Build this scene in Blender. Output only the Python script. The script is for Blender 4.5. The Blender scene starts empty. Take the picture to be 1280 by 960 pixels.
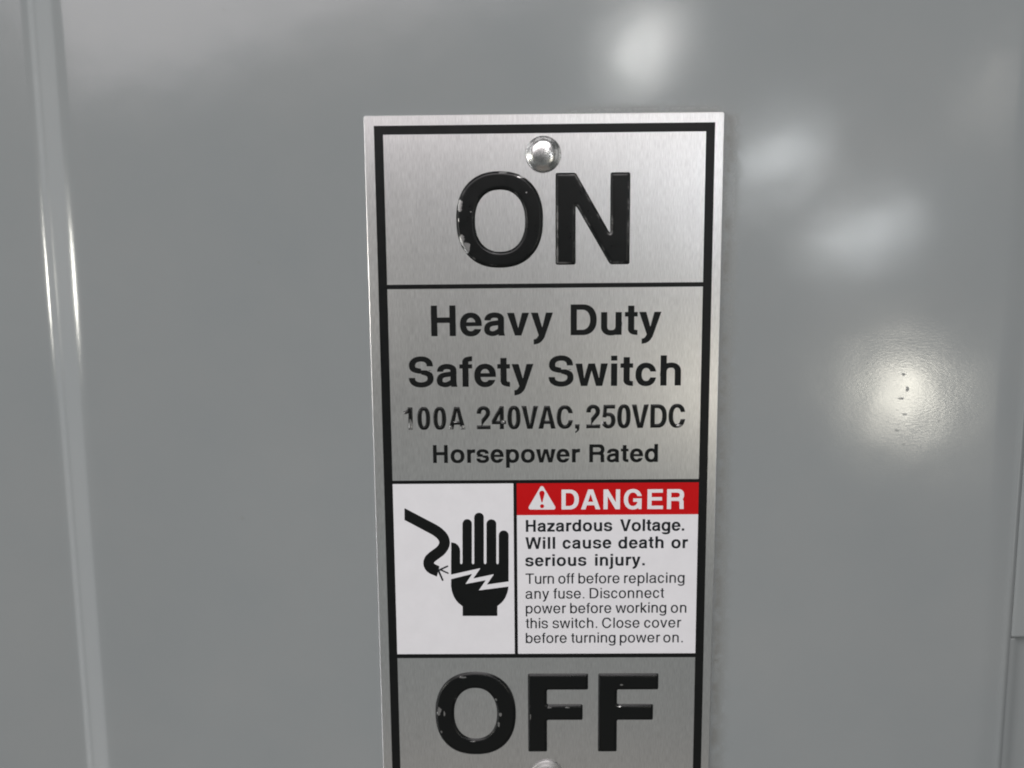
import bpy, math, random
import numpy as np
from mathutils import Matrix, Vector
from mathutils.geometry import delaunay_2d_cdt
random.seed(7)
MM = 0.001
sc = bpy.context.scene

# ------------------------------------------------------------------ camera
# the cover lies on its back in the XY plane, the nameplate centred on x = 0, its top edge at y = 0 (millimetres)
FOCAL = 950.0                                   # pixels on a 1280 wide frame
RA, RB, RC = -0.11756335601624099, 0.00987277896008464, -0.0072954005036677295
CAMP = (-5.3226, -37.6766, 165.5034 + 0.8)


def cam_rot():
    ca, sa, cb, sb, cc, s_ = math.cos(RA), math.sin(RA), math.cos(RB), math.sin(RB), math.cos(RC), math.sin(RC)
    return np.array([[cc, -s_, 0], [s_, cc, 0], [0, 0, 1]]) @ np.array([[1, 0, 0], [0, ca, -sa], [0, sa, ca]]) @ np.array([[cb, 0, sb], [0, 1, 0], [-sb, 0, cb]])


ROT = cam_rot()


def ray(px, py):
    return ROT @ np.array([(px - 640) / FOCAL, (480 - py) / FOCAL, -1.0])


def at(px, py, z=0.8):
    """point on the plane z (mm) seen at a photograph pixel -> (x, y) in mm"""
    d = ray(px, py)
    t = (z - CAMP[2]) / d[2]
    return CAMP[0] + t * d[0], CAMP[1] + t * d[1]


cam_d = bpy.data.cameras.new('camera')
cam_d.sensor_width = 36.0
cam_d.lens = FOCAL / 1280 * 36.0
cam_d.clip_start = 0.005
cam_d.clip_end = 50.0
cam = bpy.data.objects.new('camera', cam_d)
sc.collection.objects.link(cam)
m4 = Matrix([[*ROT[0], CAMP[0] * MM], [*ROT[1], CAMP[1] * MM], [*ROT[2], CAMP[2] * MM], [0, 0, 0, 1]])
cam.matrix_world = m4
cam_d.dof.use_dof = True
cam_d.dof.focus_distance = 0.166
cam_d.dof.aperture_fstop = 14.0
sc.camera = cam

# ------------------------------------------------------------------ world and lamps
w = bpy.data.worlds.new('World')
sc.world = w
w.use_nodes = True
bg = w.node_tree.nodes['Background']
bg.inputs[0].default_value = (0.92, 1.0, 1.0, 1)
bg.inputs[1].default_value = 0.10
sc.view_settings.view_transform = 'Standard'
sc.view_settings.look = 'None'
sc.view_settings.exposure = 0.0
sc.view_settings.gamma = 1.0
sc.cycles.filter_width = 1.9


def area(name, loc, sx, sy, radiance, col, aim=(0, -0.06, 0), spin=0.0, down=False, roll=None):
    d = bpy.data.lights.new(name, 'AREA')
    d.shape = 'RECTANGLE'
    d.size, d.size_y = sx, sy
    d.energy = radiance * math.pi * sx * sy * 1.0
    d.color = col
    o = bpy.data.objects.new(name, d)
    sc.collection.objects.link(o)
    o.location = loc
    q = (Vector(aim) - Vector(loc)).to_track_quat('-Z', 'Y')
    o.rotation_euler = (0, roll, 0) if roll is not None else (0, 0, spin) if down else q.to_euler()
    return o


def mirror_point(px, py, height, tilt_x=0.0, tilt_y=0.0):
    """where a lamp hangs whose mirror image in the cover appears at this pixel; tilt = slope of the sheet there"""
    x, y = at(px, py, 0.0)
    d = ray(px, py)
    d = d / np.linalg.norm(d)
    n = np.array([math.tan(tilt_x), math.tan(tilt_y), 1.0])
    n = n / np.linalg.norm(n)
    r = d - 2 * d.dot(n) * n
    t = height / r[2]
    return (x * MM + r[0] * t, y * MM + r[1] * t, height)


H_L = 3.6
# ceiling lamps of the hall (they show as soft glows in the paint)
LAMPS = [((1128, 492), 0.27, 0.27, 43, (1.0, 0.955, 0.82), 0.0),
         ((972, 196), 0.34, 0.10, 32, (0.95, 0.98, 1.0), 0.32),
         ((1078, 292), 0.44, 0.08, 32, (0.95, 0.98, 1.0), 0.28),
         ((803, 62), 0.25, 0.12, 46, (1.0, 0.99, 0.97), 0.5)]
for (pp, sx, sy, rad, col, spin) in LAMPS:
    area('ceiling_lamp', mirror_point(*pp, H_L), sx, sy, rad, col, spin=spin, down=True)
# lamp to the left that the bent edge of the cover catches
area('ceiling_lamp', mirror_point(96, 352, 1.2, tilt_x=math.radians(-8.5)), 0.17, 0.12, 80, (1.0, 0.97, 0.88))
# strip light added far left so the fold crest shows a thin line
area('fill_strip', (-3.05, 0.0, 1.2), 0.07, 7.0, 11, (0.98, 0.99, 1.0), roll=math.radians(-68))
# unseen fill added near the cover's top, so brightness falls off downwards
area('top_fill', (0.04, 0.37, 0.38), 0.34, 0.20, 3.5, (1.0, 0.99, 1.0))
# lamp to the right, caught faintly by the right bend
area('ceiling_lamp', mirror_point(1244, 112, H_L), 0.04, 0.28, 20, (1.0, 0.93, 0.86), down=True)
# unseen soft areas added: ceiling glow beyond the plate's top, dimmer fills both sides
area('soft_fill', (-0.8, 3.25, 4.6), 5.6, 3.0, 3.9, (1.0, 0.935, 0.955))
area('soft_fill', (-4.0, 0.2, 1.9), 1.9, 8.5, 1.0, (0.97, 0.985, 1.0), roll=math.radians(-64))
area('soft_fill', (4.4, 0.4, 1.8), 2.0, 4.0, 0.9, (1.0, 1.0, 0.98), roll=math.radians(66))
area('soft_fill', (0.0, -1.75, 3.6), 3.6, 1.9, 0.125, (0.93, 1.0, 0.97))  # added faint green fill that lifts the lower part of the metal
area('soft_fill', (0.0, -3.1, 3.2), 3.6, 1.1, 0.26, (1.0, 0.80, 0.66))  # added warm fill that tints the bottom of the metal

# ------------------------------------------------------------------ node helper
def new_mat(name):
    m = bpy.data.materials.new(name)
    m.use_nodes = True
    return m, m.node_tree, m.node_tree.nodes['Principled BSDF']


class NT:
    def __init__(s, nt):
        s.nt = nt

    def val(s, sock, v):
        if hasattr(v, 'is_output') or isinstance(v, bpy.types.NodeSocket):
            s.nt.links.new(v, sock)
        else:
            sock.default_value = v

    def math(s, op, a, b=0.0, clamp=False):
        n = s.nt.nodes.new('ShaderNodeMath')
        n.operation = op
        n.use_clamp = clamp
        s.val(n.inputs[0], a)
        s.val(n.inputs[1], b)
        return n.outputs[0]

    def coord(s):
        return s.nt.nodes.new('ShaderNodeTexCoord').outputs['Object']

    def mapping(s, v, scale=(1, 1, 1), loc=(0, 0, 0)):
        n = s.nt.nodes.new('ShaderNodeMapping')
        s.nt.links.new(v, n.inputs[0])
        n.inputs['Scale'].default_value = scale
        n.inputs['Location'].default_value = loc
        return n.outputs[0]

    def noise(s, v, scale, detail=3.0, rough=0.5, dist=0.0):
        n = s.nt.nodes.new('ShaderNodeTexNoise')
        s.nt.links.new(v, n.inputs['Vector'])
        n.inputs['Scale'].default_value = scale
        n.inputs['Detail'].default_value = detail
        n.inputs['Roughness'].default_value = rough
        n.inputs['Distortion'].default_value = dist
        return n.outputs['Fac']

    def rng(s, v, a, b, c=0.0, d=1.0, smooth=False):
        n = s.nt.nodes.new('ShaderNodeMapRange')
        if smooth:
            n.interpolation_type = 'SMOOTHSTEP'
        s.val(n.inputs['Value'], v)
        n.inputs['From Min'].default_value = a
        n.inputs['From Max'].default_value = b
        n.inputs['To Min'].default_value = c
        n.inputs['To Max'].default_value = d
        return n.outputs[0]

    def mix(s, f, a, b):
        n = s.nt.nodes.new('ShaderNodeMix')
        n.data_type = 'RGBA'
        s.val(n.inputs[0], f)
        s.val(n.inputs[6], a)
        s.val(n.inputs[7], b)
        return n.outputs[2]

    def xyz(s, v):
        n = s.nt.nodes.new('ShaderNodeSeparateXYZ')
        s.nt.links.new(v, n.inputs[0])
        return n.outputs

    def bump(s, h, strength, dist, prev=None):
        n = s.nt.nodes.new('ShaderNodeBump')
        s.nt.links.new(h, n.inputs['Height'])
        n.inputs['Strength'].default_value = strength
        n.inputs['Distance'].default_value = dist
        if prev is not None:
            s.nt.links.new(prev, n.inputs['Normal'])
        return n.outputs[0]

    def blobs(s, v, spots, ragged=0.35, nscale=900.0):
        """mask of irregular spots [(x, y, rx, ry)] in mm"""
        X, Y, _ = s.xyz(v)
        nz = s.math('MULTIPLY', s.math('SUBTRACT', s.noise(v, nscale, 3, 0.6), 0.5), ragged * 4)
        out = None
        for (x, y, rx, ry) in spots:
            a = s.math('MULTIPLY', s.math('SUBTRACT', X, x * MM), 1 / (rx * MM))
            b = s.math('MULTIPLY', s.math('SUBTRACT', Y, y * MM), 1 / (ry * MM))
            d = s.math('SQRT', s.math('ADD', s.math('MULTIPLY', a, a), s.math('MULTIPLY', b, b)))
            k = s.rng(s.math('ADD', d, nz), 0.9, 1.1, 1.0, 0.0)
            out = k if out is None else s.math('MAXIMUM', out, k)
        return out


# ------------------------------------------------------------------ materials
def mat_paint():
    m, nt, b = new_mat('grey_enamel')
    n = NT(nt)
    v = n.coord()
    X, Y, Z = n.xyz(v)
    base = (0.208, 0.225, 0.229, 1)
    c = n.mix(n.rng(n.noise(v, 22, 4, 0.6), 0.3, 0.7), base, (0.224, 0.237, 0.238, 1))
    # dried dirt along the right side and the top of the nameplate
    g = n.noise(v, 260, 7, 0.78)
    side = n.math('MULTIPLY', n.rng(X, 0.0375, 0.0392, 0, 1, True), n.rng(n.math('ADD', X, n.math('MULTIPLY', n.math('SUBTRACT', g, 0.5), 0.010)), 0.0395, 0.0428, 1, 0, True))
    side = n.math('MULTIPLY', side, n.rng(Y, -0.002, 0.002, 1, 0, True))
    top = n.math('MULTIPLY', n.rng(n.math('ADD', Y, n.math('MULTIPLY', n.math('SUBTRACT', g, 0.5), 0.008)), 0.0006, 0.0028, 1, 0, True),
                 n.math('MULTIPLY', n.rng(X, -0.005, 0.012, 0, 1, True), n.rng(X, 0.036, 0.040, 1, 0, True)))
    dirt = n.math('MULTIPLY', n.math('MAXIMUM', side, n.math('MULTIPLY', top, 0.8)), n.rng(g, 0.40, 0.60, 0.15, 1.0))
    specks = [(*at(303, 648, 0), .32, .32), (*at(323, 328, 0), .28, .28), (*at(280, 12, 0), .25, .25), (*at(1129, 468, 0), .45, .3), (*at(1134, 486, 0), .35, .5),
              (*at(1127, 498, 0), .7, .25), (*at(1131, 518, 0), .5, .22), (*at(1174, 526, 0), .25, .25), (*at(1122, 538, 0), .5, .2), (*at(1130, 556, 0), .35, .35),
              (*at(1196, 495, 0), .2, .2), (*at(249, 84, 0), .2, .2), (*at(312, 424, 0), .2, .2), (*at(181, 128, 0), .2, .2)]
    sp = n.blobs(v, specks, 0.6, 1500)
    dirt = n.math('MAXIMUM', dirt, n.math('MULTIPLY', sp, n.rng(n.noise(v, 1600, 3, .6), .35, .6, .15, .6)))
    c = n.mix(n.math('MULTIPLY', dirt, 0.55), c, (0.085, 0.078, 0.062, 1))
    nt.links.new(c, b.inputs['Base Color'])
    smudge = n.rng(n.noise(v, 34, 5, 0.65, 0.6), 0.35, 0.75, 0.13, 0.165)
    r = n.math('ADD', smudge, n.math('MULTIPLY', dirt, 0.35))
    nt.links.new(r, b.inputs['Roughness'])
    b.inputs['IOR'].default_value = 1.5
    # orange peel and slight rolling of the sheet
    nb = n.bump(n.noise(v, 17, 3, 0.5), 1.0, 0.00034)
    nb = n.bump(n.noise(n.mapping(v, (1, 2.2, 1)), 1150, 3, 0.6), 1.0, 0.0000075, nb)
    nb = n.bump(n.noise(v, 240, 2, 0.5), 1.0, 0.000007, nb)
    nt.links.new(nb, b.inputs['Normal'])
    return m


def mat_alu():
    m, nt, b = new_mat('brushed_aluminium')
    n = NT(nt)
    v = n.coord()
    g1 = n.noise(n.mapping(v, (6500, 520, 1)), 1.0, 2, 0.6)
    g2 = n.noise(n.mapping(v, (1900, 130, 1)), 1.0, 3, 0.6)
    g3 = n.noise(n.mapping(v, (300, 60, 1)), 1.0, 3, 0.6)
    g = n.math('ADD', n.math('MULTIPLY', g1, 0.68), n.math('ADD', n.math('MULTIPLY', g2, 0.2), n.math('MULTIPLY', g3, 0.12)))
    c = n.mix(n.rng(g, 0.36, 0.64), (0.70, 0.682, 0.684, 1), (0.86, 0.845, 0.848, 1))
    nt.links.new(c, b.inputs['Base Color'])
    b.inputs['Metallic'].default_value = 1.0
    nt.links.new(n.rng(g, 0.3, 0.7, 0.29, 0.33), b.inputs['Roughness'])
    b.inputs['Anisotropic'].default_value = 0.62
    tg = nt.nodes.new('ShaderNodeCombineXYZ')
    tg.inputs[0].default_value = 1.0
    nt.links.new(tg.outputs[0], b.inputs['Tangent'])
    return m


def mat_print(name, col, rough, spec=0.5, grain=0.000004, wear=0.0):
    m, nt, b = new_mat(name)
    n = NT(nt)
    v = n.coord()
    k = n.noise(v, 260, 5, 0.65)
    c2 = tuple(min(1, x * 1.05 + 0.001) for x in col)
    c = n.mix(n.rng(k, 0.3, 0.7), (*col, 1), (*c2, 1))
    if wear:
        wv = n.rng(n.noise(v, 1500, 4, 0.75), wear, wear + 0.04)
        c = n.mix(wv, c, (0.45, 0.44, 0.43, 1))
    nt.links.new(c, b.inputs['Base Color'])
    nt.links.new(n.rng(n.noise(v, 700, 3, .6), .3, .7, rough - .04, rough + .05), b.inputs['Roughness'])
    b.inputs['Specular IOR Level'].default_value = spec
    return m


def mat_emboss(name, chips, rim_wear=0.5):
    """black paint on raised metal: paint rubbed off in chips and along the shoulder ('rim' attribute)"""
    m, nt, b = new_mat(name)
    n = NT(nt)
    v = n.coord()
    at_ = nt.nodes.new('ShaderNodeAttribute')
    at_.attribute_name = 'rim'
    rim = at_.outputs['Fac']
    nz = n.noise(v, 480, 4, 0.6)
    nf = n.noise(n.mapping(v, (1, 1, 1), (.3, .1, 0)), 130, 2, 0.5)
    wear = n.math('MULTIPLY', rim, n.rng(n.math('ADD', n.math('MULTIPLY', nz, 0.6), n.math('MULTIPLY', nf, 0.4)), 0.66 - 0.20 * rim_wear, 0.72 - 0.14 * rim_wear))
    dots = n.rng(n.noise(v, 2100, 2, 0.5), 0.80, 0.83)
    wear = n.math('MAXIMUM', n.math('MULTIPLY', wear, 0.36), n.math('MULTIPLY', dots, 0.3))
    if chips:
        wear = n.math('MAXIMUM', wear, n.blobs(v, chips, 0.75, 800))
    c = n.mix(wear, (0.0035, 0.004, 0.004, 1), (0.36, 0.355, 0.35, 1))
    nt.links.new(c, b.inputs['Base Color'])
    nt.links.new(n.math('MULTIPLY', wear, 0.9), b.inputs['Metallic'])
    nt.links.new(n.rng(nz, .3, .7, .27, .33), b.inputs['Roughness'])
    b.inputs['Specular IOR Level'].default_value = 0.25
    return m


def mat_rivet(name='rivet_aluminium', k0=1.0, r0=0.26):
    m, nt, b = new_mat(name)
    n = NT(nt)
    v = n.coord()
    k = n.noise(v, 900, 5, .7)
    nt.links.new(n.mix(n.rng(k, .3, .7), (0.44 * k0, 0.435 * k0, 0.43 * k0, 1), (0.52 * k0, 0.515 * k0, 0.51 * k0, 1)), b.inputs['Base Color'])
    b.inputs['Metallic'].default_value = 1.0
    nt.links.new(n.rng(k, .3, .7, r0 - .03, r0 + .04), b.inputs['Roughness'])
    return m


M_PAINT = mat_paint()
M_ALU = mat_alu()
M_BLACK = mat_print('black_ink', (0.0045, 0.005, 0.005), 0.34, 0.2, wear=0.80)
M_INK = mat_print('text_ink', (0.0045, 0.0052, 0.0052), 0.42, 0.15)
M_INK_S = mat_print('small_text_ink', (0.009, 0.0115, 0.014), 0.45, 0.15)
M_WHITE = mat_print('white_ink', (0.60, 0.597, 0.615), 0.5, 0.3, wear=0.785)
M_RED = mat_print('red_ink', (0.41, 0.004, 0.0055), 0.42, 0.12)
M_RIVET = mat_rivet()
M_SHADOWGREY = None


# ------------------------------------------------------------------ object helpers
def link(o, parent=None):
    sc.collection.objects.link(o)
    if parent:
        o.parent = parent
    return o


def mesh_obj(name, verts, faces, mat, parent=None, smooth=False, loc=(0, 0, 0)):
    me = bpy.data.meshes.new(name)
    me.from_pydata([tuple(c * MM for c in v) for v in verts], [], faces)
    me.validate()
    if smooth:
        me.polygons.foreach_set('use_smooth', [True] * len(me.polygons))
    me.materials.append(mat)
    o = bpy.data.objects.new(name, me)
    o.location = tuple(c * MM for c in loc)
    return link(o, parent)


def empty(name, parent=None):
    o = bpy.data.objects.new(name, None)
    o.empty_display_size = 0.01
    return link(o, parent)


def bevel_box(name, x0, y0, x1, y1, z0, z1, mat, parent, bv=0.06):
    """thin bar with chamfered upper edges"""
    V = [(x0, y0, z0), (x1, y0, z0), (x1, y1, z0), (x0, y1, z0),
         (x0, y0, z1 - bv), (x1, y0, z1 - bv), (x1, y1, z1 - bv), (x0, y1, z1 - bv),
         (x0 + bv, y0 + bv, z1), (x1 - bv, y0 + bv, z1), (x1 - bv, y1 - bv, z1), (x0 + bv, y1 - bv, z1)]
    F = [(3, 2, 1, 0), (0, 1, 5, 4), (1, 2, 6, 5), (2, 3, 7, 6), (3, 0, 4, 7),
         (4, 5, 9, 8), (5, 6, 10, 9), (6, 7, 11, 10), (7, 4, 8, 11), (8, 9, 10, 11)]
    return mesh_obj(name, V, F, mat, parent)


# ------------------------------------------------------------------ shape engine: implicit shapes -> outlines -> meshes
class Grid:
    def __init__(s, x0, y0, x1, y1, step):
        s.step = step
        s.xs = np.arange(x0, x1 + step, step)
        s.ys = np.arange(y0, y1 + step, step)
        s.X, s.Y = np.meshgrid(s.xs, s.ys)


G = None


def box(x0, y0, x1, y1):
    return np.maximum(np.maximum(x0 - G.X, G.X - x1), np.maximum(y0 - G.Y, G.Y - y1))


def ell(cx, cy, rx, ry, n=2.2):
    return (((np.abs(G.X - cx) / rx) ** n + (np.abs(G.Y - cy) / ry) ** n) ** (1 / n) - 1) * min(rx, ry)


def U(*a):
    r = a[0]
    for b in a[1:]:
        r = np.minimum(r, b)
    return r


def I(*a):
    r = a[0]
    for b in a[1:]:
        r = np.maximum(r, b)
    return r


def sub(a, *b):
    for q in b:
        a = np.maximum(a, -q)
    return a


def seg_dist(X, Y, pts, closed=True):
    d = np.full(X.shape, 1e9)
    n = len(pts)
    for i in range(n if closed else n - 1):
        ax, ay = pts[i]
        bx, by = pts[(i + 1) % n]
        dx, dy = bx - ax, by - ay
        L = dx * dx + dy * dy + 1e-12
        t = np.clip(((X - ax) * dx + (Y - ay) * dy) / L, 0, 1)
        d = np.minimum(d, (X - ax - t * dx) ** 2 + (Y - ay - t * dy) ** 2)
    return np.sqrt(d)


def inside(X, Y, pts):
    c = np.zeros(np.shape(X), bool)
    n = len(pts)
    for i in range(n):
        ax, ay = pts[i]
        bx, by = pts[(i + 1) % n]
        if ay == by:
            continue
        c ^= ((ay > Y) != (by > Y)) & (X < (bx - ax) * (Y - ay) / (by - ay) + ax)
    return c


def poly(*pts):
    d = seg_dist(G.X, G.Y, pts)
    return np.where(inside(G.X, G.Y, pts), -d, d)


def bez(p0, p1, p2, p3, n=14):
    r = []
    for i in range(n + 1):
        t = i / n
        a, b, c, d = (1 - t) ** 3, 3 * t * (1 - t) ** 2, 3 * t * t * (1 - t), t ** 3
        r.append((a * p0[0] + b * p1[0] + c * p2[0] + d * p3[0], a * p0[1] + b * p1[1] + c * p2[1] + d * p3[1]))
    return r


def path(*items):
    """items: start point, then points (line) or 3-tuples of points (cubic)"""
    pts = [items[0]]
    for it in items[1:]:
        if isinstance(it[0], tuple):
            pts += bez(pts[-1], *it)[1:]
        else:
            pts.append(it)
    return pts


def pen(pts, wx, wy):
    k = wx / wy
    q = [(x, y * k) for x, y in pts]
    return seg_dist(G.X, G.Y * k, q, closed=False) / 1.0 - wx / 2


def quarter(p0, p1, vert_first=True, k=0.58):
    """elliptic quarter from p0 to p1; vert_first: leaves p0 vertically, reaches p1 horizontally"""
    (x0, y0), (x1, y1) = p0, p1
    if vert_first:
        return ((x0, y0 + (y1 - y0) * k), (x1 - (x1 - x0) * k, y1), p1)
    return ((x0 + (x1 - x0) * k, y0), (x1, y1 - (y1 - y0) * k), p1)


def contours(F, g, level=0.0):
    """marching squares -> closed loops"""
    V = F - level
    V = np.where(V == 0, 1e-9, V)
    S = V < 0
    ny, nx = S.shape
    code = S[:-1, :-1] * 1 + S[:-1, 1:] * 2 + S[1:, 1:] * 4 + S[1:, :-1] * 8
    nxt = {}
    pos = {}

    def ep(e):
        if e not in pos:
            k, j, i = e
            if k == 0:
                a, b = V[j, i], V[j, i + 1]
                t = a / (a - b)
                pos[e] = (g.xs[i] + t * g.step, g.ys[j])
            else:
                a, b = V[j, i], V[j + 1, i]
                t = a / (a - b)
                pos[e] = (g.xs[i], g.ys[j] + t * g.step)
        return e
    T = {1: [(3, 0)], 2: [(0, 1)], 3: [(3, 1)], 4: [(1, 2)], 5: [(3, 0), (1, 2)], 6: [(0, 2)], 7: [(3, 2)],
         8: [(2, 3)], 9: [(2, 0)], 10: [(0, 1), (2, 3)], 11: [(2, 1)], 12: [(1, 3)], 13: [(1, 0)], 14: [(0, 3)]}
    for j, i in zip(*np.nonzero((code > 0) & (code < 15))):
        j, i = int(j), int(i)
        E = [(0, j, i), (1, j, i + 1), (0, j + 1, i), (1, j, i)]
        for a, b in T[int(code[j, i])]:
            nxt.setdefault(ep(E[a]), []).append(ep(E[b]))
    loops = []
    while nxt:
        s = next(iter(nxt))
        cur = s
        L = []
        while cur in nxt:
            L.append(pos[cur])
            q = nxt[cur]
            n = q.pop()
            if not q:
                del nxt[cur]
            cur = n
        if len(L) > 5:
            loops.append(L)
    return loops


def simplify(L, tol):
    P = np.array(L)
    n = len(P)
    c = P.mean(0)
    a = int(np.argmax(((P - c) ** 2).sum(1)))
    P = np.roll(P, -a, axis=0)
    b = int(np.argmax(((P - P[0]) ** 2).sum(1)))
    P = np.vstack([P, P[:1]])
    keep = {0, b, n}
    st = [(0, b), (b, n)]
    while st:
        i, j = st.pop()
        if j <= i + 1:
            continue
        d = P[j] - P[i]
        L_ = math.hypot(*d) + 1e-12
        q = P[i + 1:j] - P[i]
        e = np.abs(q[:, 0] * d[1] - q[:, 1] * d[0]) / L_
        k = int(np.argmax(e))
        if e[k] > tol:
            keep.add(i + 1 + k)
            st += [(i, i + 1 + k), (i + 1 + k, j)]
    r = [tuple(P[k]) for k in sorted(keep)][:-1]
    return r


def triangulate(loops, extra=()):
    """loops bound the area (even-odd); extra = inner level loops kept as edges"""
    pts, edges = [], []
    for L in list(loops) + list(extra):
        s = len(pts)
        pts += [Vector(p) for p in L]
        edges += [(s + i, s + (i + 1) % len(L)) for i in range(len(L))]
    v, e, f, ov, oe, of = delaunay_2d_cdt(pts, edges, [], 0, 1e-6)
    V = [(p.x, p.y) for p in v]
    F = np.array(f)
    A = np.array(V)
    C = A[F].mean(1)
    ins = np.zeros(len(F), bool)
    for L in loops:
        ins ^= inside(C[:, 0], C[:, 1], L)
    F = F[ins]
    # counter clockwise
    out = []
    for a, b, c in F.tolist():
        if (V[b][0] - V[a][0]) * (V[c][1] - V[a][1]) - (V[b][1] - V[a][1]) * (V[c][0] - V[a][0]) < 0:
            b, c = c, b
        out.append((a, b, c))
    return V, out


def flat_mesh(loops, z0, z1):
    """printed film: top face and its tiny side walls"""
    V2, F = triangulate(loops)
    V = [(x, y, z1) for x, y in V2]
    F = list(F)
    for L in loops:
        s = len(V)
        n = len(L)
        V += [(x, y, z0) for x, y in L] + [(x, y, z1 - 0.0005) for x, y in L]
        F += [(s + i, s + (i + 1) % n, s + n + (i + 1) % n, s + n + i) for i in range(n)]
    return V, F


# ------------------------------------------------------------------ lettering (drawn here as implicit strokes, 1000 units to the em)
def glyph(ch, s, h, t, X=536.0, C=720.0, o=12.0):
    """returns field, advance. t: 0 light .. 1 bold, s stem, h horizontal thickness"""
    def L(a, b):
        return a + (b - a) * t
    if ch in 'oecd' or ch in 'bpqg':
        pass
    if ch == 'o':
        W = L(486, 548); x0 = L(35, 31)
        f = sub(ell(x0 + W / 2, X / 2, W / 2, X / 2 + o), ell(x0 + W / 2, X / 2, W / 2 - s, X / 2 + o - h))
        return f, L(556, 611)
    if ch == 'e':
        W = L(478, 516); x0 = L(38, 22); cx = x0 + W / 2
        b0, b1 = L(232, 231), L(232 + 70, 231 + 92)
        f = sub(ell(cx, X / 2, W / 2, X / 2 + o), ell(cx, X / 2, W / 2 - s, X / 2 + o - h))
        f = sub(f, box(cx, L(165, 160), 2000, b0))
        f = U(f, I(box(x0 + s * .6, b0, x0 + W, b1), ell(cx, X / 2, W / 2, X / 2 + o)))
        return f, 556
    if ch == 'c':
        W = L(440, 494); x0 = L(30, 32); cx = x0 + W / 2
        f = sub(ell(cx, X / 2, W / 2, X / 2 + o), ell(cx + 6, X / 2, W / 2 - s + 6, X / 2 + o - h))
        f = sub(f, box(cx, L(190, 196), 2000, L(352, 336)))
        return f, L(500, 556)
    if ch in 'bpdqg':
        W = L(470, 520); x0 = L(58, 62) if ch in 'bp' else L(35, 31)
        if ch in 'bp':
            stem = (x0, x0 + s); ex0, ex1 = x0 + s * .12, x0 + W; ix0, ix1 = x0 + s, x0 + W - s
        else:
            stem = (x0 + W - s, x0 + W); ex0, ex1 = x0, x0 + W - s * .12; ix0, ix1 = x0 + s, x0 + W - s
        f = sub(ell((ex0 + ex1) / 2, X / 2, (ex1 - ex0) / 2, X / 2 + o), ell((ix0 + ix1) / 2, X / 2, (ix1 - ix0) / 2, X / 2 + o - h))
        if ch == 'b': f = U(f, box(stem[0], 0, stem[1], C))
        if ch == 'd': f = U(f, box(stem[0], 0, stem[1], C))
        if ch == 'p': f = U(f, box(stem[0], -207, stem[1], X))
        if ch == 'g':
            bx = stem[1] - s / 2; lo = -214 + h / 2
            p = path((bx, 60), (bx, -40), quarter((bx, -40), ((x0 + stem[1]) / 2, lo)), quarter(((x0 + stem[1]) / 2, lo), (x0 + s / 2 + 12, -70), False))
            hook = I(pen(p, s, h), sub(box(-500, -500, 2000, 100), box(-500, L(-92, -82), (x0 + stem[1]) / 2, 400)))
            f = U(f, box(stem[0], -40, stem[1], X), hook)
        return f, L(556, 611)
    if ch in 'nhmur':
        W = L(430, 487); x0 = L(66, 64)
        if ch == 'r':
            W = L(258, 318)
            yt = X + o * .7 - h * .56
            p = path((x0 + s * .55, 250), (x0 + s * .55, 330), ((x0 + s * .6, yt - 30), (x0 + s * 1.05, yt), (x0 + W + 60, yt + 2)))
            f = U(box(x0, 0, x0 + s, X), I(pen(p, s * .9, h * 1.12), box(x0, 0, x0 + W, 2000)))
            return f, L(333, 389)
        yt = X + o - h / 2
        xr = x0 + W - s / 2
        cx = (x0 + s + x0 + W - s) / 2 + s * .12
        p = path((x0 + s * .45, 250), quarter((x0 + s * .45, 250), (cx, yt), True, .74), quarter((cx, yt), (xr, yt - (xr - cx) * .95), False, .60), (xr, -200))
        f = U(box(x0, 0, x0 + s, C if ch == 'h' else X), I(pen(p, s, h), box(-500, 0, 2000, 2000)))
        if ch == 'u':
            f0 = box(x0 + W - s, 0, x0 + W, X)
            p = [(2 * x0 + W - x, X - y) for x, y in p]
            f = U(f0, I(pen(p, s, h), box(-500, -500, 2000, X)))
        return f, L(556, 611)
    if ch == 'a':
        x0 = L(37, 26); W = L(500, 492); xr = x0 + L(440, 476)      # right side of the stem
        yt = X + o - h / 2; lo = -o + h / 2
        cx = x0 + (xr - x0) * .52
        xl = x0 + s / 2 + 14
        p = path((xl, 340), (xl, 372), quarter((xl, 372), (cx, yt), True, .6), quarter((cx, yt), (xr - s / 2, 395), False, .62), (xr - s / 2, 90))
        top = I(pen(p, s, h), sub(box(-500, 0, 2000, 2000), box(-500, -500, x0 + (xr - x0) * .5, L(378, 362))))
        hb = h * .93
        q = path((xr - s * .4, 330), ((xr - s * .9, 285), (xl + 110, 315), (xl + 26, 255)), ((xl - 34, 210), (xl - 34, 70), (xl + 50, lo + 14)),
                 ((xl + 120, lo - 22), (xr - s - 30, lo + 10), (xr - s * .45, 150)))
        bowl = pen(q, s * .93, hb)
        bowl = I(bowl, box(-500, -o, xr, 2000))
        foot = poly((xr - s, 120), (xr, 120), (xr + 2, 60), (x0 + W, 16), (x0 + W, 0), (xr - s + 16, 0))
        return U(top, bowl, foot), 556
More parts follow.
